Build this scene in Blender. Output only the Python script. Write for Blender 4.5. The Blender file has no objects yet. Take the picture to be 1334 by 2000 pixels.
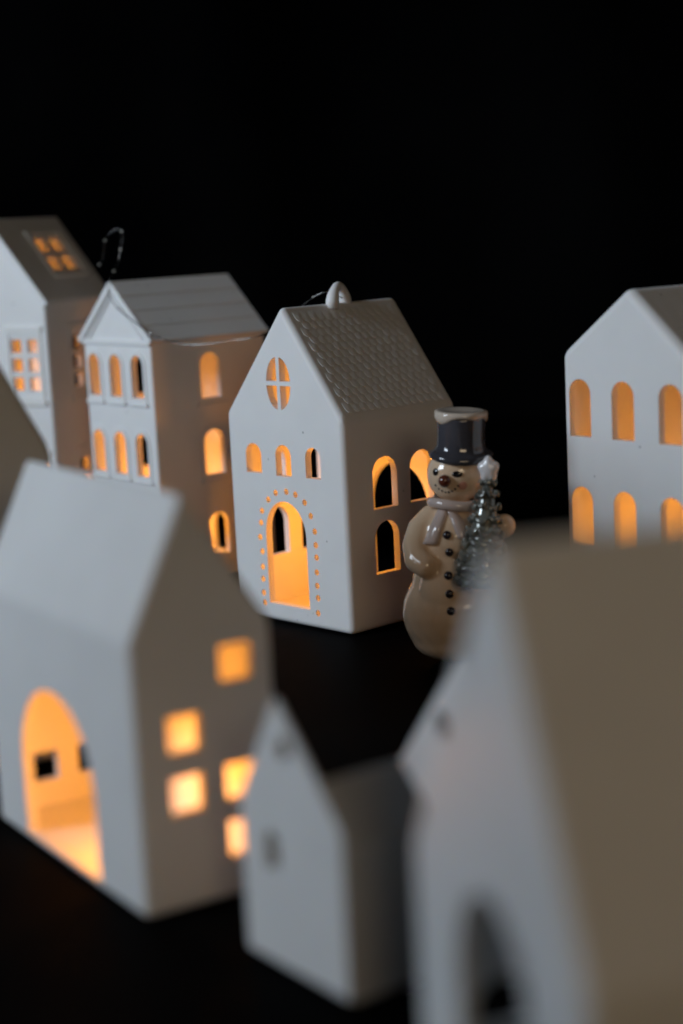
import bpy, bmesh, math, random
from mathutils import Vector, Matrix
random.seed(7)
S = 0.2                       # metres per layout unit: all layout numbers below are in units of 20 cm
scene = bpy.context.scene
C = scene.collection

# ------------------------------------------------------------------ camera
cam_d = bpy.data.cameras.new('camera')
cam = bpy.data.objects.new('camera', cam_d); C.objects.link(cam); scene.camera = cam
PITCH, ROLL = 0.1649, -0.0493
cam_d.sensor_fit = 'VERTICAL'; cam_d.sensor_height = 36; cam_d.sensor_width = 24
cam_d.lens = 3398.0 / 2000 * 36
cam_d.clip_start = 0.01; cam_d.clip_end = 50
fw = Vector((0, math.cos(PITCH), -math.sin(PITCH)))
up0 = Vector((0, math.sin(PITCH), math.cos(PITCH))); r0 = Vector((1, 0, 0))
rr = math.cos(ROLL)*r0 + math.sin(ROLL)*up0
uu = -math.sin(ROLL)*r0 + math.cos(ROLL)*up0
M4 = Matrix((rr, uu, -fw)).transposed().to_4x4(); M4.translation = Vector((0, 0, 1*S))
cam.matrix_world = M4
cam_d.dof.use_dof = True
cam_d.dof.focus_distance = 4.13*S
cam_d.dof.aperture_fstop = 4.2
cam_d.dof.aperture_blades = 9

# ------------------------------------------------------------------ world, lamps, exposure
w = bpy.data.worlds.new('World'); scene.world = w; w.use_nodes = True
w.node_tree.nodes['Background'].inputs[0].default_value = (0.75, 0.72, 0.68, 1)
w.node_tree.nodes['Background'].inputs[1].default_value = 0.004
scene.view_settings.view_transform = 'Standard'; scene.view_settings.look = 'None'
scene.view_settings.exposure = 0; scene.view_settings.gamma = 1
scene.cycles.use_denoising = True
scene.cycles.max_bounces = 10; scene.cycles.diffuse_bounces = 6
scene.cycles.sample_clamp_indirect = 4

def area(name, loc, target, size, power, col):
    d = bpy.data.lights.new(name, 'AREA'); d.shape = 'RECTANGLE'; d.size = size[0]*S; d.size_y = size[1]*S
    d.energy = power; d.color = col
    o = bpy.data.objects.new(name, d); C.objects.link(o)
    o.location = Vector(loc)*S
    o.rotation_euler = (Vector(target)-Vector(loc)).to_track_quat('-Z', 'Y').to_euler()
    return o
k_ = area('window_light', (-7.6, 1.4, 4.0), (-.5, 5.3, 2.6), (3.2, 3.2), 6.0, (0.745, 0.868, 1.0)); k_.data.spread = math.radians(84)
area('room_light', (1.7, -4.3, 2.9), (0.2, 3, .4), (2.5, 1.5), 2.2, (1.0, 0.765, 0.50))

# ------------------------------------------------------------------ materials
def mat(name, base, rough=.5, **kw):
    m = bpy.data.materials.new(name); m.use_nodes = True
    b = m.node_tree.nodes['Principled BSDF']
    b.inputs['Base Color'].default_value = (*base, 1); b.inputs['Roughness'].default_value = rough
    for k, v in kw.items(): b.inputs[k.replace('_', ' ')].default_value = v
    return m
def tex(m, c1, c2, scale, bump=0, bscale=None, rough=None, detail=6, dist=.0005, specks=None):
    nt = m.node_tree; b = nt.nodes['Principled BSDF']
    tc = nt.nodes.new('ShaderNodeTexCoord'); n = nt.nodes.new('ShaderNodeTexNoise')
    n.inputs['Scale'].default_value = scale; n.inputs['Detail'].default_value = detail
    nt.links.new(tc.outputs['Object'], n.inputs['Vector'])
    r = nt.nodes.new('ShaderNodeValToRGB'); r.color_ramp.elements[0].color = (*c1, 1); r.color_ramp.elements[1].color = (*c2, 1)
    r.color_ramp.elements[0].position = .35; r.color_ramp.elements[1].position = .65
    nt.links.new(n.outputs['Fac'], r.inputs[0]); out = r.outputs[0]
    if specks:
        v = nt.nodes.new('ShaderNodeTexVoronoi'); v.inputs['Scale'].default_value = specks[0]; v.inputs['Randomness'].default_value = 1
        nt.links.new(tc.outputs['Object'], v.inputs['Vector'])
        n3 = nt.nodes.new('ShaderNodeTexNoise'); n3.inputs['Scale'].default_value = specks[0]*.6
        nt.links.new(tc.outputs['Object'], n3.inputs['Vector'])
        lt = nt.nodes.new('ShaderNodeMath'); lt.operation = 'LESS_THAN'; lt.inputs[1].default_value = specks[1]
        nt.links.new(v.outputs['Distance'], lt.inputs[0])
        gt = nt.nodes.new('ShaderNodeMath'); gt.operation = 'GREATER_THAN'; gt.inputs[1].default_value = .60
        nt.links.new(n3.outputs['Fac'], gt.inputs[0])
        mu = nt.nodes.new('ShaderNodeMath'); mu.operation = 'MULTIPLY'
        nt.links.new(lt.outputs[0], mu.inputs[0]); nt.links.new(gt.outputs[0], mu.inputs[1])
        mx = nt.nodes.new('ShaderNodeMix'); mx.data_type = 'RGBA'; mx.inputs['B'].default_value = (*specks[2], 1)
        nt.links.new(mu.outputs[0], mx.inputs['Factor']); nt.links.new(out, mx.inputs['A']); out = mx.outputs['Result']
    nt.links.new(out, b.inputs['Base Color'])
    if bump:
        n2 = nt.nodes.new('ShaderNodeTexNoise'); n2.inputs['Scale'].default_value = bscale or scale*4; n2.inputs['Detail'].default_value = 5
        nt.links.new(tc.outputs['Object'], n2.inputs['Vector'])
        bp = nt.nodes.new('ShaderNodeBump'); bp.inputs['Strength'].default_value = bump; bp.inputs['Distance'].default_value = dist
        nt.links.new(n2.outputs['Fac'], bp.inputs['Height']); nt.links.new(bp.outputs[0], b.inputs['Normal'])
    return m
def porcelain(name, c, sss=.18):
    m = mat(name, c, .52)
    b = m.node_tree.nodes['Principled BSDF']
    b.inputs['Specular IOR Level'].default_value = .35
    b.inputs['Subsurface Weight'].default_value = sss
    b.inputs['Subsurface Radius'].default_value = (1.0, .55, .25)
    b.inputs['Subsurface Scale'].default_value = .0015
    return tex(m, tuple(x*.96 for x in c), c, 35, bump=.25, bscale=160, dist=.0004, specks=(150, .09, tuple(x*.55 for x in c)))
PORC = porcelain('white_bisque_porcelain', (.80, .79, .78))
PORC2 = porcelain('cream_bisque_porcelain', (.84, .82, .79))
TABLE = tex(mat('black_table_top', (.002, .002, .0025), .6), (.0014, .0014, .0018), (.003, .0028, .0028), 14, bump=.3, bscale=90)
TABLE.node_tree.nodes['Principled BSDF'].inputs['Specular IOR Level'].default_value = .008
CLOTH = tex(mat('black_backdrop_cloth', (.002, .002, .002), .95), (.001, .001, .0012), (.0028, .0028, .003), 3, bump=.5, bscale=40)
CLOTH.node_tree.nodes['Principled BSDF'].inputs['Specular IOR Level'].default_value = .0
GLAZE = tex(mat('cream_glaze', (.62, .50, .42), .09, Coat_Weight=.6, Coat_Roughness=.04), (.80, .57, .385), (.90, .69, .49), 30, bump=.15, bscale=40, dist=.001)
SCARF = tex(mat('pale_pink_glaze', (.62, .52, .50), .10, Coat_Weight=.6, Coat_Roughness=.04), (.62, .49, .44), (.70, .58, .53), 30)
HATM = tex(mat('slate_grey_glaze', (.05, .05, .06), .10, Coat_Weight=.7, Coat_Roughness=.04), (.030, .030, .036), (.075, .073, .085), 22, bump=.3, bscale=45, dist=.0012)
SNOWM = mat('snow_white_glaze', (.62, .52, .43), .12, Coat_Weight=.5)
BLACKG = mat('black_glaze', (.008, .008, .009), .10, Coat_Weight=.6)
BUTTON = mat('plum_black_glaze', (.025, .018, .024), .10, Coat_Weight=.6)
NOSEM = mat('brown_glaze', (.13, .035, .02), .12, Coat_Weight=.6)
CHEEK = mat('pink_cheek_glaze', (.72, .36, .27), .25)
TREEM = tex(mat('silver_green_lustre', (.25, .30, .27), .13, Metallic=.25, Coat_Weight=.8, Coat_Roughness=.03), (.09, .095, .085), (.34, .355, .32), 60, bump=.4, bscale=120, dist=.001)
PEARL = mat('white_pearl_glaze', (.85, .83, .84), .12, Coat_Weight=.7)
WIRE = mat('silver_wire', (.30, .29, .28), .2, Metallic=1.0)
BEAD = mat('clear_led_bead', (.9, .88, .8), .05, Transmission_Weight=.6)
CUP = mat('white_plastic_cup', (.75, .74, .72), .4)
FLAME = bpy.data.materials.new('lit_flame'); FLAME.use_nodes = True
_n = FLAME.node_tree; _n.nodes.clear()
_e = _n.nodes.new('ShaderNodeEmission'); _e.inputs[0].default_value = (1, .50, .18, 1); _e.inputs[1].default_value = 7
_o = _n.nodes.new('ShaderNodeOutputMaterial'); _n.links.new(_e.outputs[0], _o.inputs[0])

# ------------------------------------------------------------------ helpers
def link_mesh(name, me, m, parent=None, smooth=False):
    o = bpy.data.objects.new(name, me); C.objects.link(o)
    if m and not me.materials: me.materials.append(m)
    if smooth:
        for p in me.polygons: p.use_smooth = True
    if parent: o.parent = parent
    return o
def from_bm(name, bm, m, parent=None, smooth=False, recalc=True):
    if recalc: bmesh.ops.recalc_face_normals(bm, faces=bm.faces)
    me = bpy.data.meshes.new(name); bm.to_mesh(me); bm.free()
    return link_mesh(name, me, m, parent, smooth)
def thing(name, label, cat, loc, group=None, rz=0):
    o = bpy.data.objects.new(name, None); C.objects.link(o); o.empty_display_size = .02
    o.location = Vector(loc)*S; o.rotation_euler = (0, 0, rz); o['label'] = label; o['category'] = cat
    if group: o['group'] = group
    return o
def box(bm, x0, x1, y0, y1, z0, z1, fn=None):
    vs = [bm.verts.new(Vector((x, y, z))) for x in (x0, x1) for y in (y0, y1) for z in (z0, z1)]
    for f in ((0,1,3,2),(4,6,7,5),(0,4,5,1),(2,3,7,6),(0,2,6,4),(1,5,7,3)): bm.faces.new([vs[i] for i in f])
    if fn:
        for v in vs: v.co = fn(v.co)
    return vs
def prism(bm, pts2, t0, t1, fn):
    """polygon pts2 (u,v) extruded from t0 to t1; fn(u,v,t)->Vector"""
    a = [bm.verts.new(fn(u, v, t0)) for u, v in pts2]; b = [bm.verts.new(fn(u, v, t1)) for u, v in pts2]
    n = len(pts2); bm.faces.new(a[::-1]); bm.faces.new(b)
    for i in range(n): bm.faces.new((a[i], a[(i+1) % n], b[(i+1) % n], b[i]))
def ring(bm, outer, inner, t0, t1, fn):
    """closed ring between two polygons with equal counts"""
    n = len(outer)
    L = [[bm.verts.new(fn(u, v, t)) for u, v in P] for P in (outer, inner) for t in (t0, t1)]
    o0, o1, i0, i1 = L
    for k in range(n):
        j = (k+1) % n
        bm.faces.new((o0[k], o0[j], o1[j], o1[k])); bm.faces.new((i0[k], i1[k], i1[j], i0[j]))
        bm.faces.new((o1[k], o1[j], i1[j], i1[k])); bm.faces.new((o0[k], i0[k], i0[j], o0[j]))
def arch(c, w, z0, z1, n=14, grow=0, kind='round', wob=0):
    """arch-topped opening outline in (a,z)"""
    hw = w/2+grow; z0 -= grow; z1 += grow; rise = min(hw*1.0, (z1-z0)*.7)
    if kind == 'tall': rise = hw*1.15
    sp = z1-rise
    P = [(c-hw, z0), (c+hw, z0)]
    for i in range(n+1):
        t = math.pi*i/n; P.append((c+hw*math.cos(t), sp+rise*math.sin(t)))
    if wob: P = [(a+random.uniform(-wob, wob), z+random.uniform(-wob, wob)) for a, z in P]
    return P
def rect(a0, a1, z0, z1): return [(a0, z0), (a1, z0), (a1, z1), (a0, z1)]
def circ(c, z, r, n=12, rz=None): return [(c+r*math.cos(2*math.pi*i/n), z+(rz or r)*math.sin(2*math.pi*i/n)) for i in range(n)]
def apply_mods(o, name):
    dg = bpy.context.evaluated_depsgraph_get(); dg.update()
    me = bpy.data.meshes.new_from_object(o.evaluated_get(dg), depsgraph=dg); me.name = name
    return me

# A house has its near corner at the local origin, local -X runs along its left face (L), local +Y along its right face (R).
# planes: 'L' (y=0), 'Lb' (y=R), 'R' (x=0), 'Rb' (x=-L)
def plane(face, L, R):
    if face == 'L':  return lambda a, z, t: Vector((-a, t, z))*S          # t grows inward
    if face == 'Lb': return lambda a, z, t: Vector((-a, R-t, z))*S
    if face == 'R':  return lambda a, z, t: Vector((-t, a, z))*S
    if face == 'Rb': return lambda a, z, t: Vector((-L+t, a, z))*S
def gable_poly(w, he, hr, ar, off=0, base=0):
    """gable outline, offset inward by off"""
    ax = w*ar
    if off == 0: return [(0, base), (w, base), (w, he), (ax, hr), (0, he)]
    sl = math.atan2(hr-he, ax); sr = math.atan2(hr-he, w-ax)
    # intersection of inset walls and inset slopes
    zl = he + (off*math.tan(sl)) - off/math.cos(sl); zr = he + off*math.tan(sr) - off/math.cos(sr)
    kl = math.tan(sl); kr = math.tan(sr)
    # left slope: z = zl + kl*(x-off); right slope: z = zr + kr*((w-off)-x)
    x = (zr - zl + kl*off + kr*(w-off))/(kl+kr); zt = zl+kl*(x-off)
    return [(off, base+off*.6), (w-off, base+off*.6), (w-off, zr), (x, zt), (off, zl)]
def make_shell(root, L, R, he, hr, ar, ridge, holes, th=.018, bev=.012, segs=5, material=PORC, roofholes=None, he_split=None, rim=.0022):
    # outer solid
    w = L if ridge == 'R' else R; d = R if ridge == 'R' else L
    def fn(u, v, t):
        return Vector((-u, t, v))*S if ridge == 'R' else Vector((-t, u, v))*S
    bm = bmesh.new(); prism(bm, gable_poly(w, he, hr, ar), 0, d, fn)
    bmesh.ops.recalc_face_normals(bm, faces=bm.faces)
    bmesh.ops.bevel(bm, geom=list(bm.edges), offset=bev*S, segments=segs, profile=.5, affect='EDGES', clamp_overlap=True)
    o = from_bm('wall', bm, None)
    bm = bmesh.new(); prism(bm, gable_poly(w, he, hr, ar, th), th, d-th, fn)
    i_ = from_bm('cut_inner', bm, None)
    bm = bmesh.new()
    for face, pts in holes:
        pf = plane(face, L, R)
        if pts[0] == 'cone':        # small hole that widens towards the inside
            _, a, z, r0_, r1_ = pts; k0 = circ(a, z, r0_, 20); k1 = circ(a, z, r1_, 20)
            t0, t1 = -.01, th+.012; rows = [[bm.verts.new(pf(u, v, t)) for u, v in kk] for kk, t in ((k0, t0), (k0, .004), (k1, .007), (k1, t1))]
            bm.faces.new(rows[0][::-1]); bm.faces.new(rows[-1])
            for A_, B_ in zip(rows, rows[1:]):
                for i in range(20): bm.faces.new((A_[i], A_[(i+1) % 20], B_[(i+1) % 20], B_[i]))
            continue
        prism(bm, pts, -.03, th+.012, pf)
    if roofholes:
        for f3, pts in roofholes: prism(bm, pts, -.03, th+.012, f3)
    c_ = from_bm('cut_holes', bm, None)
    for k in (i_, c_):
        if not len(k.data.polygons): continue
        md = o.modifiers.new('b', 'BOOLEAN'); md.operation = 'DIFFERENCE'; md.object = k; md.solver = 'EXACT'
    if rim:
        md = o.modifiers.new('r', 'BEVEL'); md.limit_method = 'ANGLE'; md.angle_limit = math.radians(50); md.width = rim*S; md.segments = 2
    me = apply_mods(o, 'wall')
    for k in (o, i_, c_): bpy.data.objects.remove(k)
    # split roof faces from wall faces (one continuous skin, two parts)
    ax = Vector((0, 1, 0)) if ridge == 'R' else Vector((1, 0, 0))
    hs = (he_split or he)*S
    def isroof(p):
        return p.center.z > hs-.006*S and abs(p.normal.dot(ax)) < .5 and abs(p.normal.z) > .12
    flags = [isroof(p) for p in me.polygons]
    res = []
    for nm, want in (('wall', False), ('roof', True)):
        b = bmesh.new(); b.from_mesh(me); b.faces.ensure_lookup_table()
        bmesh.ops.delete(b, geom=[f for f, k in zip(b.faces, flags) if k != want], context='FACES')
        res.append(from_bm(nm, b, material, root, recalc=False))
    bpy.data.meshes.remove(me)
    return res
def tealight(x, y, z, energy, label, flame_h=.03, r=.055, col=(1, .33, .018), lz=.11):
    t = thing('tealight', label, 'tealight', (x, y, z), 'tealights burning inside the lit houses')
    bm = bmesh.new(); n = 24
    prof = [(r*.96, 0), (r, .006), (r, .05), (r*.93, .052), (r*.90, .044), (.012, .043)]
    rows = [[bm.verts.new(Vector((p*math.cos(2*math.pi*i/n), p*math.sin(2*math.pi*i/n), q))*S) for i in range(n)] for p, q in prof]
    for a, b in zip(rows, rows[1:]):
        for i in range(n): bm.faces.new((a[i], a[(i+1) % n], b[(i+1) % n], b[i]))
    bm.faces.new(rows[-1]); bm.faces.new(rows[0][::-1])
    from_bm('cup', bm, CUP, t, True)
    bm = bmesh.new(); n = 12; prof = [(.005, .043), (.010, .052), (.0115, .06), (.008, .072), (.003, .084)]
    rows = [[bm.verts.new(Vector((p*math.cos(2*math.pi*i/n), p*math.sin(2*math.pi*i/n), q))*S) for i in range(n)] for p, q in prof]
    for a, b in zip(rows, rows[1:]):
        for i in range(n): bm.faces.new((a[i], a[(i+1) % n], b[(i+1) % n], b[i]))
    bm.faces.new(rows[-1]); bm.faces.new(rows[0][::-1])
    from_bm('flame', bm, FLAME, t, True)
    d = bpy.data.lights.new('flame_lamp', 'POINT'); d.energy = energy; d.color = col; d.shadow_soft_size = .016*S
    o = bpy.data.objects.new('flame_lamp', d); C.objects.link(o); o.parent = t; o.location = (0, 0, lz*S)
    return t
def house_root(name, q, label, group='white porcelain houses'):
    x, y, th = q[:3]
    # local +Y -> uR=(sin th,cos th); local -X -> uL=(-cos th, sin th)  => rotation by -th about z
    return thing(name, label, 'ornamental house', (x, y, 0.002), group, -th)
def to_world(q, a, b, z=0):
    x, y, th = q[:3]
    return (x - math.cos(th)*a + math.sin(th)*b, y + math.sin(th)*a + math.cos(th)*b, z)
def tube(name, pts, r, m, parent=None, closed=False, res=8):
    """pts in metres-ready Vectors; r scalar or list; returns smooth tube mesh"""
    bm = bmesh.new(); n = len(pts); rows = []
    prev = None
    for i, p in enumerate(pts):
        if closed: t = (pts[(i+1) % n]-pts[i-1]).normalized()
        else: t = (pts[min(i+1, n-1)]-pts[max(i-1, 0)]).normalized()
        if prev is None:
            a = t.orthogonal().normalized()
        else: a = (prev - t*prev.dot(t)).normalized()
        prev = a; b = t.cross(a); rad = r[i] if isinstance(r, (list, tuple)) else r
        rows.append([bm.verts.new(p+(a*math.cos(2*math.pi*k/res)+b*math.sin(2*math.pi*k/res))*rad) for k in range(res)])
    for i in range(n if closed else n-1):
        A = rows[i]; B = rows[(i+1) % n]
        for k in range(res): bm.faces.new((A[k], A[(k+1) % res], B[(k+1) % res], B[k]))
    if not closed: bm.faces.new(rows[0][::-1]); bm.faces.new(rows[-1])
    return from_bm(name, bm, m, parent, True)
def spline(P, k=8):
    out = []
    P = [Vector(p) for p in P]; Q = [2*P[0]-P[1]]+P+[2*P[-1]-P[-2]]
    for i in range(1, len(Q)-2):
        a, b, c, d = Q[i-1:i+3]
        for j in range(k):
            t = j/k
            out.append(.5*((2*b)+(c-a)*t+(2*a-5*b+4*c-d)*t*t+(3*b-a-3*c+d)*t**3))
    out.append(P[-1]); return out

# ------------------------------------------------------------------ setting
bm = bmesh.new(); box(bm, -14, 14, -6, 10, -.15, 0, lambda v: v*S)
o = from_bm('table_top', bm, TABLE); o['kind'] = 'structure'
bm = bmesh.new(); nx, nz = 120, 14
rows = []
for j in range(nz+1):
    row = []
    for i in range(nx+1):
        x = -14+28*i/nx; z = -.2+10*j/nz
        row.append(bm.verts.new(Vector((x, 8.6+.10*math.sin(x*3.1+.3*z)+.05*math.sin(x*7.3+1.0+.5*z), z))*S))
    rows.append(row)
for a, b in zip(rows, rows[1:]):
    for i in range(nx): bm.faces.new((a[i], a[i+1], b[i+1], b[i]))
o = from_bm('backdrop', bm, CLOTH, smooth=True); o['kind'] = 'structure'

# ------------------------------------------------------------------ main house (in focus)
qM = (0.0122, 4.1433, 0.8251); L, R, he, hr, ar = .437, .3971, .5305, .8045, .472
main = house_root('ornamental_house', qM, 'sharply focused white house with scale shingled roof, hanging loop and doorway ringed with dots')
holes = [('L', arch(.337, .060, .380, .456)), ('L', arch(.223, .058, .378, .458)), ('L', arch(.113, .055, .380, .457)),
         ('L', arch(.228, .153, .046, .314, 20, kind='tall'))]
# four lights of the oval window (quadrants of a pointed oval, with a cross left standing)
def quad(sx, sz, c=.2265, zc=.611, hw=.045, hh=.066, g=.0055):
    P = [(c+sx*g, zc+sz*g)]
    for i in range(9):
        t = math.pi/2*i/8; x = hw*math.cos(t)**.9 if math.cos(t) > 0 else 0; z = hh*math.sin(t)
        x = max(x, g+.001); z = max(z, g)
        P.append((c+sx*x, zc+sz*z))
    Q = [P[0]]
    for p in P[1:]:
        if (Vector(p)-Vector(Q[-1])).length > .0015: Q.append(p)
    return Q if sx*sz > 0 else Q[::-1]
for sx in (1, -1):
    for sz in (1, -1): holes.append(('L', quad(sx, sz)))
dots = [(.289,.314),(.259,.334),(.218,.340),(.184,.335),(.151,.318),(.131,.286),(.119,.248),(.118,.214),(.117,.183),(.119,.145),(.120,.111),(.119,.080),(.122,.041),
        (.316,.283),(.322,.252),(.329,.214),(.323,.177),(.325,.137),(.326,.105),(.327,.069),(.325,.043)]
for a, z in dots: holes.append(('L', ('cone', a, z, .0082, .0125)))
for a in (.134, .264):
    for z0, z1 in ((.299, .427), (.137, .267)):
        holes.append(('R', arch(a, .084, z0, z1, 16, wob=.0007))); holes.append(('Rb', arch(a, .084, z0, z1, 16, wob=.0007)))
holes.append(('Lb', arch(.205, .22, .03, .368, 24)))
wall, roof = make_shell(main, L, R, he, hr, ar, 'R', holes, th=.020, bev=.016, segs=7)
# shingles: each a rounded scale whose lower edge stands proud
def roof_frame(L, R, he, hr, ar, side):
    """returns fn(b, s, n): b along ridge, s down-slope distance from ridge, n outward"""
    ax = -L*ar
    e = Vector((0, 0, he)) if side == 'near' else Vector((-L, 0, he))
    rdg = Vector((ax, 0, hr)); d = (e-rdg); ln = d.length; d.normalize()
    nrm = Vector((0, 1, 0)).cross(d); 
    if nrm.z < 0: nrm = -nrm
    return (lambda b, s, n: (rdg+Vector((0, 1, 0))*b+d*s+nrm*n)*S), ln
def scale_mesh(fr, wd, ln, lift):
    """mesh in local frame basis of fr, origin at scale's top centre"""
    o0 = fr(0, 0, 0); ex = (fr(1, 0, 0)-o0); ey = (fr(0, 1, 0)-o0); ez = (fr(0, 0, 1)-o0)
    bm = bmesh.new(); top = []; bot = []
    pts = [(-.5, 0), (-.5, .52)]+[(-.5*math.cos(t), .52+.48*math.sin(t)) for t in [math.pi*k/6 for k in range(1, 6)]]+[(.5, .52), (.5, 0)]
    for u, v in pts:
        top.append(bm.verts.new(ex*(u*wd)+ey*(v*ln)+ez*(lift*(.25+v*.75)-abs(u)*lift*.35)))
        bot.append(bm.verts.new(ex*(u*wd*1.04)+ey*(v*ln*1.03)+ez*(-.004)))
    c = bm.verts.new(ey*(.5*ln)+ez*(lift*.85)); n = len(pts)
    for i in range(n):
        j = (i+1) % n; bm.faces.new((top[i], top[j], c)); bm.faces.new((bot[i], bot[j], top[j], top[i]))
    bmesh.ops.recalc_face_normals(bm, faces=bm.faces)
    me = bpy.data.meshes.new('shingle'); bm.to_mesh(me); bm.free(); me.materials.append(PORC)
    return me
fr, sl = roof_frame(L, R, he, hr, ar, 'near')
rowsN, colsN = 13, 14
b0, b1, s0, s1 = .026, R-.022, .030, sl-.020
wd = (b1-b0)/colsN; ln = (s1-s0)/rowsN
meshes = [scale_mesh(fr, wd*f1, ln*1.45*f2, .0025*f3) for f1, f2, f3 in ((.97, 1, 1), (.93, .97, 1.15), (1.0, 1.03, .85), (.95, 1.02, 1.0))]
for r_ in range(rowsN):
    for c_ in range(colsN-(r_ % 2)):
        ce = b0+wd*(c_+.5+.5*(r_ % 2)); st = s0+ln*r_-.3*ln
        o = bpy.data.objects.new('shingle', random.choice(meshes)); C.objects.link(o); o.parent = roof
        o.location = fr(ce+random.uniform(-.0007, .0007), max(st, .018)+random.uniform(-.0007, .0007), -.0002+random.uniform(-.0003, .0003))
# far slope: the same scales as one joined part (hidden in the photograph's view)
fr2, sl2 = roof_frame(L, R, he, hr, ar, 'far')
tmp = scale_mesh(fr2, wd*.97, ln*1.45, .004)
bmj = bmesh.new()
for r_ in range(rowsN):
    for c_ in range(colsN-(r_ % 2)):
        nb = len(bmj.verts); bmj.from_mesh(tmp); bmj.verts.ensure_lookup_table()
        off = fr2(b0+wd*(c_+.5+.5*(r_ % 2)), max(s0+ln*r_-.3*ln, .018), -.0002)
        for v in bmj.verts[nb:]: v.co += off
o = from_bm('shingle_field', bmj, PORC, roof, recalc=False); o['kind'] = 'stuff'
bpy.data.meshes.remove(tmp)
# hanging loop on the ridge
P = []; rad = []
for i in range(17):
    t = math.pi*i/16; u = math.cos(t)
    P.append(Vector((-L*ar-.010*u, .200+.0262*u*(1+.22*(1-math.sin(t))), hr-.012+.047*math.sin(t)**.8+(0 if 0 < i < 16 else -.008)))*S)
    rad.append((.0112+.006*(abs(u)**4))*S)
tube('hanging_loop', P, rad, PORC, main, res=14)
x, y, _ = to_world(qM, .20, .20)
tealight(x, y, .016, .082, 'tealight glowing inside the sharp house with the scale shingled roof', lz=.21)

# ------------------------------------------------------------------ arched three storey house behind, left
qA = (-.5079, 4.8377, .8886); L, R, he, hr, ar = .3517, .3974, .7051, .8623, .5033
hA = house_root('ornamental_house', qA, 'white townhouse with a pediment gable, fairy light wire draped over it')
holes = []; AW = []
for a in (.300, .186, .072):
    for z0, z1 in ((.536, .656), (.312, .434), (.085, .20)):
        AW.append(('L', a, .058, z0, z1))
for z0, z1 in ((.523, .650), (.303, .431), (.070, .190)):
    AW.append(('R', .196, .067, z0, z1))
for f, a, ww, z0, z1 in AW: holes.append((f, arch(a, ww, z0, z1, 14)))
for z0, z1 in ((.523, .650), (.303, .431), (.070, .190)): holes.append(('Rb', arch(.196, .067, z0, z1, 14)))
holes.append(('Lb', arch(.238, .12, .02, .150, 16)))
make_shell(hA, L, R, he, hr, ar, 'R', holes, th=.018, bev=.007, segs=3)
for f, a, ww, z0, z1 in AW:
    bm = bmesh.new(); pf = plane(f, L, R)
    ring(bm, arch(a, ww, z0, z1, 14, grow=.013), arch(a, ww, z0, z1, 14, grow=.0012), -.0032, .001, pf)
    fr_ = from_bm('window_frame', bm, PORC, hA)
    bm = bmesh.new(); prism(bm, rect(a-ww/2-.019, a+ww/2+.019, z0-.024, z0-.0132), -.008, .001, pf)
    bmesh.ops.recalc_face_normals(bm, faces=bm.faces)
    bmesh.ops.bevel(bm, geom=list(bm.edges), offset=.0025*S, segments=2, affect='EDGES')
    from_bm('sill', bm, PORC, fr_)
# pediment mouldings on the gable
pf = plane('L', L, R); ax_ = L*ar
def bar(p, q, wdt, t0, t1, name='moulding', par=None):
    p = Vector(p); q = Vector(q); d = (q-p).normalized(); n = Vector((-d.y, d.x))*wdt/2
    bm = bmesh.new(); prism(bm, [tuple(p-n), tuple(q-n), tuple(q+n), tuple(p+n)], t0, t1, pf)
    bmesh.ops.recalc_face_normals(bm, faces=bm.faces)
    bmesh.ops.bevel(bm, geom=list(bm.edges), offset=.002*S, segments=2, affect='EDGES')
    return from_bm(name, bm, PORC, par or hA)
bar((-.012, he-.012), (ax_+.003, hr-.006), .020, -.009, .002)
bar((L+.012, he-.012), (ax_-.003, hr-.0065), .020, -.0093, .0022)
bar((.026, he-.012), (ax_, hr-.034), .010, -.005, .0024)
bar((L-.026, he-.012), (ax_, hr-.034), .010, -.0052, .0026)
bar((-.002, he-.013), (L+.002, he-.013), .015, -.006, .0021, 'cornice')
# roof boards lapping down each slope
for side in ('near', 'far'):
    fr, sl = roof_frame(L, R, he, hr, ar, side)
    n = 4; sl += .012
    for k in range(n):
        bm = bmesh.new(); a0 = .002+sl*k/n; a1 = a0+sl/n+.004
        box(bm, -.010, R+.006, 0, 1, 0, 1)
        for v in bm.verts:
            bb = v.co.x; s_ = a0 if v.co.y < .5 else a1
            top = (.0050 if v.co.y < .5 else .0065)+.0003*k; nn = top if v.co.z > .5 else -.004
            v.co = fr(bb, s_, nn)
        bmesh.ops.recalc_face_normals(bm, faces=bm.faces)
        bmesh.ops.bevel(bm, geom=list(bm.edges), offset=.0018*S, segments=2, affect='EDGES')
        from_bm('roof_board', bm, PORC, hA)
x, y, _ = to_world(qA, .16, .22)
tealight(x, y, .014, .095, 'tealight glowing inside the townhouse with the pediment gable')

# ------------------------------------------------------------------ tall house, far left, with skylight
qB = (-.8524, 5.2203, .5077); L, R, he, hr, ar = .3951, .345, .8071, 1.0618, .5046
hB = house_root('ornamental_house', qB, 'tall white house at far left with paned windows and a four pane roof skylight')
holes = []; FR = []
def panes(face, cols, rows_, w_, h_, tap=0):
    for i, a in enumerate(cols):
        for z in rows_: holes.append((face, rect(a-w_/2, a+w_/2, z, z+h_)))
for (cc, face) in ((.090, 'L'), (.305, 'L'), (.172, 'R')):
    for zb in (.541, .165):
        cols = (cc-.031, cc+.031)
        panes(face, cols, (zb, zb+.057, zb+.114), .038, .040)
        FR.append((face, cc-.066, cc+.066, zb-.030, zb+.182))
holes.append(('Rb', rect(.10, .24, .50, .72))); holes.append(('Lb', rect(.05, .20, .12, .70)))
fr, sl = roof_frame(L, R, he, hr, ar, 'near')
def rp(u, v, t): return fr(u, sl-v, -t)
RH = [(rp, rect(u, u+.048, v, v+.050)) for u in (.152, .222) for v in (.115, .185)]
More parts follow.
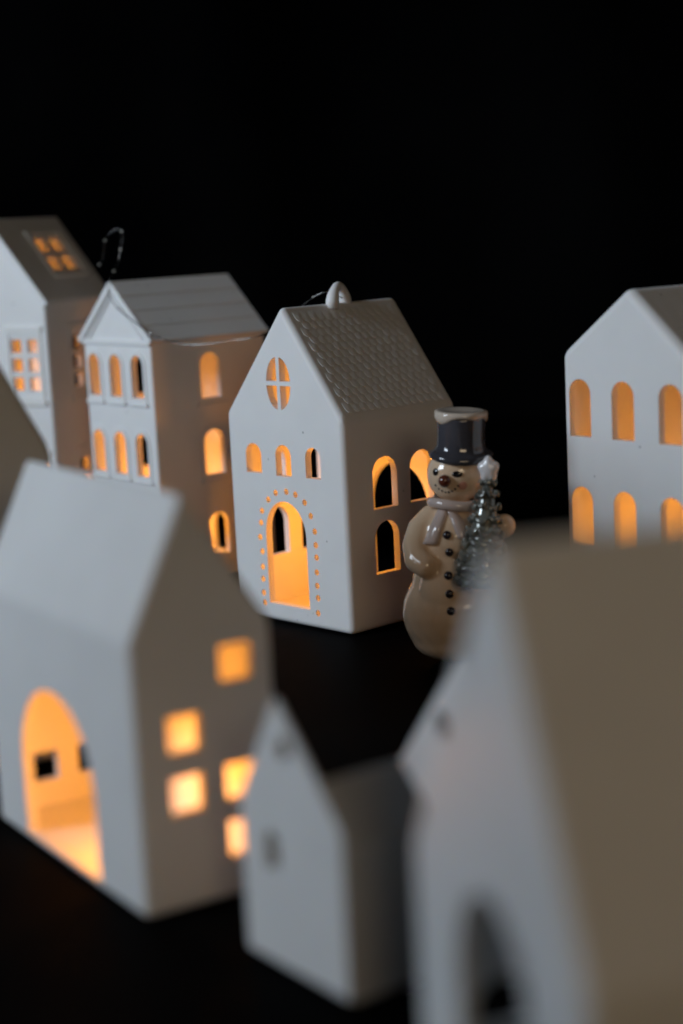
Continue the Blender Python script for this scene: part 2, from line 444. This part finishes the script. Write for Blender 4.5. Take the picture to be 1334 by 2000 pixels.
make_shell(hB, L, R, he, hr, ar, 'R', holes, th=.018, bev=.008, segs=3, roofholes=RH, he_split=he)
for face, a0, a1, z0, z1 in FR:
    pf = plane(face, L, R)
    bm = bmesh.new(); ring(bm, rect(a0, a1, z0, z1), rect(a0+.010, a1-.010, z0+.012, z1-.012), -.0035, .001, pf)
    f_ = from_bm('window_frame', bm, PORC2, hB)
    bm = bmesh.new(); prism(bm, rect(a0-.006, a1+.006, z0-.014, z0-.001), -.008, .001, pf); from_bm('sill', bm, PORC2, f_)
    bm = bmesh.new(); prism(bm, rect(a0-.005, a1+.005, z1+.001, z1+.011), -.006, .001, pf); from_bm('lintel', bm, PORC2, f_)
bm = bmesh.new(); ring(bm, rect(.126, .296, .086, .264), rect(.138, .284, .098, .252), -.008, .001, rp)
from_bm('skylight_frame', bm, PORC2, hB)
# gable rim
pf = plane('L', L, R)
bar((-.008, he-.012), (L*ar+.002, hr-.004), .024, -.010, .002, 'gable_rim', hB)
bar((L+.008, he-.012), (L*ar-.002, hr-.0045), .024, -.0103, .0022, 'gable_rim', hB)
x, y, _ = to_world(qB, .19, .17)
tealight(x, y, .014, .15, 'tealight glowing inside the tallest house at far left')

# ------------------------------------------------------------------ right house with rows of arched windows
qR = (.7297, 3.5725, .928); L, R, he, hr, ar = .3756, .4132, .6886, .8348, .4543
hR = house_root('ornamental_house', qR, 'white house at the right edge with a smooth gable and lit arched windows')
holes = []
for a in (.320, .191, .055):
    for z0, z1 in ((.503, .631), (.260, .391), (.05, .17)): holes.append(('L', arch(a, .065, z0, z1, 14)))
for a in (.10, .206, .312):
    for z0, z1 in ((.503, .631), (.260, .391)): holes.append(('R', arch(a, .065, z0, z1, 14)))
make_shell(hR, L, R, he, hr, ar, 'R', holes, th=.020, bev=.020, segs=5)
x, y, _ = to_world(qR, .13, .20)
tealight(x, y, .014, .058, 'tealight glowing inside the house at the right edge')

# ------------------------------------------------------------------ out of focus house at lower left
qF = (-.3159, 2.4257, 1.0121); L, R, he, hr, ar = .5762, .2382, .4176, .6277, .42
hF = house_root('ornamental_house', qF, 'blurred white house at lower left, big glowing doorway and square gable windows')
holes = [('L', arch(.302, .285, .014, .285, 22))]
for a, z in ((.169, .331), (.077, .238), (.077, .145), (.169, .148), (.169, .060)): holes.append(('R', rect(a-.0215, a+.0300, z+.003, z+.058)))
for a in (.084, .172): holes.append(('Rb', rect(a-.025, a+.025, .056, .108)))
make_shell(hF, L, R, he, hr, ar, 'L', holes, th=.018, bev=.012, segs=3)
x, y, _ = to_world(qF, .205, .10)
tealight(x, y, .014, .085, 'tealight glowing inside the blurred house with the big arched doorway', r=.040)

# ------------------------------------------------------------------ dark slope of a house at the left edge
qE = (-.7595, 3.1121, .9924); L, R, he, hr, ar = .45, .2652, .6042, .8553, .5067
hE = house_root('ornamental_house', qE, 'unlit beige house cut off by the left edge, only one roof slope showing')
make_shell(hE, L, R, he, hr, ar, 'L', [('L', arch(.22, .12, .03, .25)), ('Lb', arch(.22, .12, .03, .25))], th=.018, bev=.020, segs=4, material=PORC2)

# ------------------------------------------------------------------ small unlit house, bottom centre
qT = (-.0128, 2.1133, .9458); L, R = .2495, .195; he, hr, ar = .229, .385, .577
hT = house_root('ornamental_house', qT, 'small unlit house at bottom centre with steep gable front and low roof behind')
w_, r_ = make_shell(hT, L, .150, .207, .280, .30, 'R', [('L', arch(.165, .034, .140, .195, 10))], th=.014, bev=.005, segs=3)
bm = bmesh.new(); pf = plane('L', L, R)
pts = [(.001, .004), (L-.008, .004), (L-.008, he), (L*ar, hr), (.001, he)]
prism(bm, pts, -.009, .003, pf); bmesh.ops.recalc_face_normals(bm, faces=bm.faces)
bmesh.ops.bevel(bm, geom=list(bm.edges), offset=.006*S, segments=3, affect='EDGES', profile=.5)
fa = from_bm('gable_front', bm, PORC, None)
bm = bmesh.new(); prism(bm, arch(.165, .034, .140, .195, 10), -.05, .03, pf); prism(bm, circ(.124, .318, .017, 14), -.05, .03, pf)
cu = from_bm('cut', bm, None); md = fa.modifiers.new('b', 'BOOLEAN'); md.operation = 'DIFFERENCE'; md.object = cu; md.solver = 'EXACT'
me = apply_mods(fa, 'gable_front'); bpy.data.objects.remove(fa); bpy.data.objects.remove(cu)
link_mesh('gable_front', me, PORC, hT)

# ------------------------------------------------------------------ low house hidden behind the biggest one
q2 = (.2392, 2.2676, .9145); L, R, he, hr, ar = .2908, .20, .2003, .3913, .4888
h2 = house_root('ornamental_house', q2, 'low unlit white house with a round gable window, mostly hidden behind the biggest house')
make_shell(h2, L, R, he, hr, ar, 'R', [('L', circ(.182, .277, .018, 14, .024)), ('L', arch(.14, .07, .02, .14))], th=.014, bev=.010, segs=4)

# ------------------------------------------------------------------ biggest blurred house, lower right
q5 = (.1865, 1.413, 1.2904); L, R, he, hr, ar = .456, .42, .318, .70, .425
h5 = house_root('ornamental_house', q5, 'biggest, most blurred house at lower right, unlit with a tall dark doorway')
make_shell(h5, L, R, he, hr, ar, 'R', [('L', arch(.220, .20, .02, .335, 18, kind='tall')), ('Rb', arch(.098, .075, .085, .145))], th=.018, bev=.012, segs=4)

# ------------------------------------------------------------------ snowman figurine
SX, SY = .247, 3.86
sm = thing('snowman_figurine', 'glazed ceramic snowman in a grey top hat holding a small silver green tree', 'figurine', (SX, SY, .002), rz=math.radians(-13))
sm.scale = (.985, .985, 1.012)
# local frame: -Y faces the camera side, +X to the viewer's right
def blob(bm, c, r, rot=None, sub=3):
    g = bmesh.ops.create_icosphere(bm, subdivisions=sub, radius=1)
    for v in g['verts']:
        p = Vector((v.co.x*r[0], v.co.y*r[1], v.co.z*r[2]))
        if rot: p.rotate(rot)
        v.co = (p+Vector(c))*S
from mathutils import Euler
def capsule(bm, p, q, r0_, r1_, n=9):
    p = Vector(p); q = Vector(q)
    for i in range(n):
        t = i/(n-1); r = r0_+(r1_-r0_)*t
        blob(bm, p.lerp(q, t), (r, r, r), sub=2)
def remeshed(name, bm, m, parent, vox=.0045, smooth=6):
    o = from_bm(name, bm, m)
    md = o.modifiers.new('r', 'REMESH'); md.mode = 'VOXEL'; md.voxel_size = vox*S
    md = o.modifiers.new('s', 'SMOOTH'); md.iterations = smooth; md.factor = .6
    me = apply_mods(o, name); bpy.data.objects.remove(o)
    me.materials.clear()
    return link_mesh(name, me, m, parent, True)
bm = bmesh.new()
blob(bm, (0, 0, .112), (.123, .110, .116)); blob(bm, (0, 0, .055), (.104, .096, .055)); blob(bm, (0, 0, .18), (.098, .090, .08))
blob(bm, (.004, 0, .278), (.080, .076, .082)); blob(bm, (.010, 0, .338), (.050, .05, .035))
blob(bm, (.016, -.002, .425), (.069, .064, .065))
blob(bm, (-.002, -.060, .165), (.07, .045, .08))
# viewer's left arm: shoulder down the side, mitten on the belly
A = [(-.046, -.010, .332), (-.070, -.024, .305), (-.079, -.040, .272), (-.072, -.062, .244), (-.050, -.080, .232)]
for p, q, a, b in zip(A, A[1:], (.028, .031, .032, .031), (.031, .032, .031, .029)): capsule(bm, p, q, a, b, 5)
# viewer's right arm: holds the tree
A = [(.060, .0, .326), (.096, -.006, .312), (.120, -.022, .306), (.128, -.050, .314)]
for p, q, a, b in zip(A, A[1:], (.030, .028, .026), (.028, .026, .026)): capsule(bm, p, q, a, b, 5)
blob(bm, (.128, -.060, .318), (.027, .027, .027))
body = remeshed('body', bm, GLAZE, sm, smooth=9)
def lathe(name, prof, c, m, parent, n=32, tilt=(0, 0), rfn=None):
    bm = bmesh.new(); rows = []
    for p, q in prof:
        rows.append([])
        for i in range(n):
            t = 2*math.pi*i/n; k, dz = rfn(t, p, q) if rfn else (p, 0)
            v = Vector((k*math.cos(t), k*math.sin(t)*.95, q+dz)); v.rotate(Euler((tilt[0], tilt[1], 0))); rows[-1].append(bm.verts.new((v+Vector(c))*S))
    for a, b in zip(rows, rows[1:]):
        for i in range(n): bm.faces.new((a[i], a[(i+1) % n], b[(i+1) % n], b[i]))
    bm.faces.new(rows[-1]); bm.faces.new(rows[0][::-1])
    return from_bm(name, bm, m, parent, True)
hatc = (.026, 0, .462)
def hatw(t, p, q): return (p*(1+.015*math.sin(3*t)+.008*math.sin(11*t)), .003*math.sin(2*t+1))
hat = lathe('top_hat', [(.050, -.006), (.066, -.006), (.0725, -.003), (.0745, .004), (.072, .010), (.065, .013), (.060, .017), (.0555, .024), (.0545, .040), (.055, .065), (.0565, .088), (.0575, .093), (.053, .096)], hatc, HATM, sm, 48, (.04, .05), hatw)
def capw(t, p, q): return (p*(1+.01*math.sin(5*t)), (-.006*math.sin(2*t+.6)-.003*math.sin(5*t) if q < .09 else 0))
lathe('snow_cap', [(.056, .086), (.0590, .088), (.0610, .092), (.0605, .099), (.060, .104), (.048, .105), (.030, .102), (.010, .101)], hatc, SNOWM, hat, 48, (.04, .05), capw)
# surface finder for small face pieces
def surf(o, x, z, y0=-.5):
    hit, p, n, _ = o.ray_cast(Vector((x, y0, z))*S, Vector((0, 1, 0)))
    return (p/S, n) if hit else (Vector((x, -.06, z)), Vector((0, -1, 0)))
bpy.context.view_layer.update()
def bead(name, x, z, r, m, flat=.5, par=None, rx=None, rzz=None, push=0):
    p, n = surf(body, x, z); bm = bmesh.new()
    g = bmesh.ops.create_uvsphere(bm, u_segments=16, v_segments=10, radius=1)
    q = n.to_track_quat('Z', 'Y')
    for v in g['verts']:
        u = Vector((v.co.x*(rx or r), v.co.y*(rzz or r), v.co.z*r*flat)); u.rotate(q); v.co = (p+n*push+u)*S
    return from_bm(name, bm, m, par or sm, True)
# face is turned a little further to the viewer's left
bead('eye', -.024, .437, .0105, BLACKG, .25, rx=.0085, rzz=.0085); bead('eye', .027, .433, .0095, BLACKG, .25, rx=.012, rzz=.0072)
bead('nose', .000, .420, .0145, NOSEM, 1.0, push=.007)
for k in range(8):
    t = (k-3.5)/3.5; bead('mouth_dot', .001+.027*t, .392+.015*t*t, .0026 if k % 2 else .0030, BLACKG, .4)
bead('cheek', .038, .407, .010, CHEEK, .10)
for x, z in ((.000, .300), (.004, .262), (.003, .214), (.006, .175), (.008, .137)): bead('button', x, z, .0100, BUTTON, .75, push=.001)
# scarf: collar and two tails
def ringpts(cx, cy, z, rx, ry, n=36): return [Vector((cx+rx*math.cos(2*math.pi*i/n), cy+ry*math.sin(2*math.pi*i/n), z+.004*math.sin(4*math.pi*i/n)))*S for i in range(n)]
sc_ = tube('scarf', ringpts(.012, -.004, .363, .056, .055), .0115*S, SCARF, sm, closed=True, res=12)
def tail(xs, zs, ws, name='scarf_tail'):
    bm = bmesh.new(); rows = []
    pts = spline([(x, 0, z) for x, z in zip(xs, zs)], 5); wl = [ws[0]+(ws[1]-ws[0])*i/(len(pts)-1) for i in range(len(pts))]
    for p, wv in zip(pts, wl):
        row = []
        for u, h in ((-1, -.004), (-.8, .006), (-.3, .0105), (.3, .0105), (.8, .006), (1, -.004)):
            q, n = surf(body, p.x+u*wv, p.z); row.append(bm.verts.new((q+Vector((0, -1, 0))*h)*S))
        rows.append(row)
    for a, b in zip(rows, rows[1:]):
        for i in range(5): bm.faces.new((a[i], a[i+1], b[i+1], b[i]))
    # close the ends against the body
    for row in (rows[0], rows[-1]): bm.faces.new(row)
    o = from_bm(name, bm, SCARF, sc_, True); return o
tail([-.010, -.024, -.040], [.358, .322, .280], (.014, .020))
tail([.006, .022, .040], [.352, .328, .292], (.012, .017))
# tree with curled lobes, held against the viewer's right side
tr = None
base = Vector((.079, -.098, .188)); tip = Vector((.096, -.060, .428)); axd = tip-base; H = axd.length; axn = axd.normalized()
q_ = axn.to_track_quat('Z', 'Y')
bm = bmesh.new(); n = 20; rows = []
for t in (0, .1, .3, .5, .7, .85, .97):
    r = .050*(1-t)**.85+.006
    rows.append([])
    for i in range(n):
        v = Vector((r*math.cos(2*math.pi*i/n), r*math.sin(2*math.pi*i/n), t*H)); v.rotate(q_); rows[-1].append(bm.verts.new((base+v)*S))
for a, b in zip(rows, rows[1:]):
    for i in range(n): bm.faces.new((a[i], a[(i+1) % n], b[(i+1) % n], b[i]))
bm.faces.new(rows[0][::-1]); bm.faces.new(rows[-1])
tiers = 9
for k in range(tiers):
    t = k/tiers; r = .054*(1-t)**.8+.008; m_ = max(6, int(9*(1-t)+4))
    for i in range(m_):
        an = 2*math.pi*(i+.5*(k % 2))/m_+random.uniform(-.12, .12)
        # a drooping branch lobe, wide and scooped, its lip curling up
        g = bmesh.ops.create_icosphere(bm, subdivisions=3, radius=1)
        sz = .0195*(1-.5*t)*random.uniform(.85, 1.15)
        eu = Euler((random.uniform(-.25, .25), math.radians(random.uniform(15, 45)), 0)); jz = random.uniform(-.004, .004)
        for v in g['verts']:
            x_, y_, z_ = v.co
            u = Vector((x_*sz*.62+.25*sz*y_*y_*-1, y_*sz*1.05, z_*sz*.55+.55*sz*y_*y_))
            u += v.co*(.10*sz*math.sin(9*y_+4*x_+i)*math.sin(7*z_+k)); u.rotate(eu)
            w3 = Vector((r-.005*(1-t)-.002+u.x, u.y, t*H+.012+jz+u.z)); w3.rotate(Euler((0, 0, an))); w3.rotate(q_); v.co = (base+w3)*S
tr = from_bm('tree', bm, TREEM, sm, True)
bm = bmesh.new()   # pearl topper: plump star with blunt points
c0 = tip+axn*.014
g = bmesh.ops.create_uvsphere(bm, u_segments=40, v_segments=20, radius=1)
for v in g['verts']:
    an = math.atan2(v.co.z, v.co.x); k = 1+.11*math.cos(5*(an-math.pi/2))
    v.co = (c0+Vector((v.co.x*.023*k, v.co.y*.016, v.co.z*.028*k)))*S
from_bm('star', bm, PEARL, tr, True)

# ------------------------------------------------------------------ fairy light wire (layout units, twisted pair)
WP = [(-.72, 5.16, .865), (-.655, 5.08, .925), (-.636, 5.03, .981), (-.600, 5.01, 1.012), (-.582, 5.00, 1.000), (-.590, 5.00, .954), (-.603, 4.99, .910), (-.622, 4.962, .874),
      (-.629, 4.960, .846), (-.621, 4.955, .816), (-.596, 4.924, .787), (-.550, 4.868, .755), (-.504, 4.810, .725), (-.470, 4.800, .709), (-.434, 4.765, .700), (-.387, 4.730, .693), (-.332, 4.700, .695),
      (-.274, 4.660, .703), (-.189, 4.600, .716), (-.13, 4.52, .755), (-.06, 4.45, .806), (-.035, 4.428, .822), (-.005, 4.42, .828), (.03, 4.44, .81)]
fl = thing('fairy_light_wire', 'thin silver fairy light wire strung from behind the pediment house to the roof loop', 'fairy lights', WP[0])
base_ = Vector(WP[0])
sp = [(p-base_)*S for p in spline(WP, 10)]
for k in (0, 1):
    pts = []
    for i, p in enumerate(sp):
        an = i*.55+k*math.pi; pts.append(p+Vector((math.cos(an), .6*math.sin(an), math.sin(an)))*.0010*S)
    tube('wire', pts, [(.0003 if i < 72 else .00078)*S for i in range(len(pts))], WIRE, fl, res=6)
for i in (8, 20, 38, 50, 64, 150, 205):
    bm = bmesh.new(); g = bmesh.ops.create_icosphere(bm, subdivisions=2, radius=1)
    for v in g['verts']: v.co = Vector((v.co.x*.0038, v.co.y*.0028, v.co.z*.0028))*S+sp[i]
    from_bm('led_bead', bm, BEAD, fl, True)
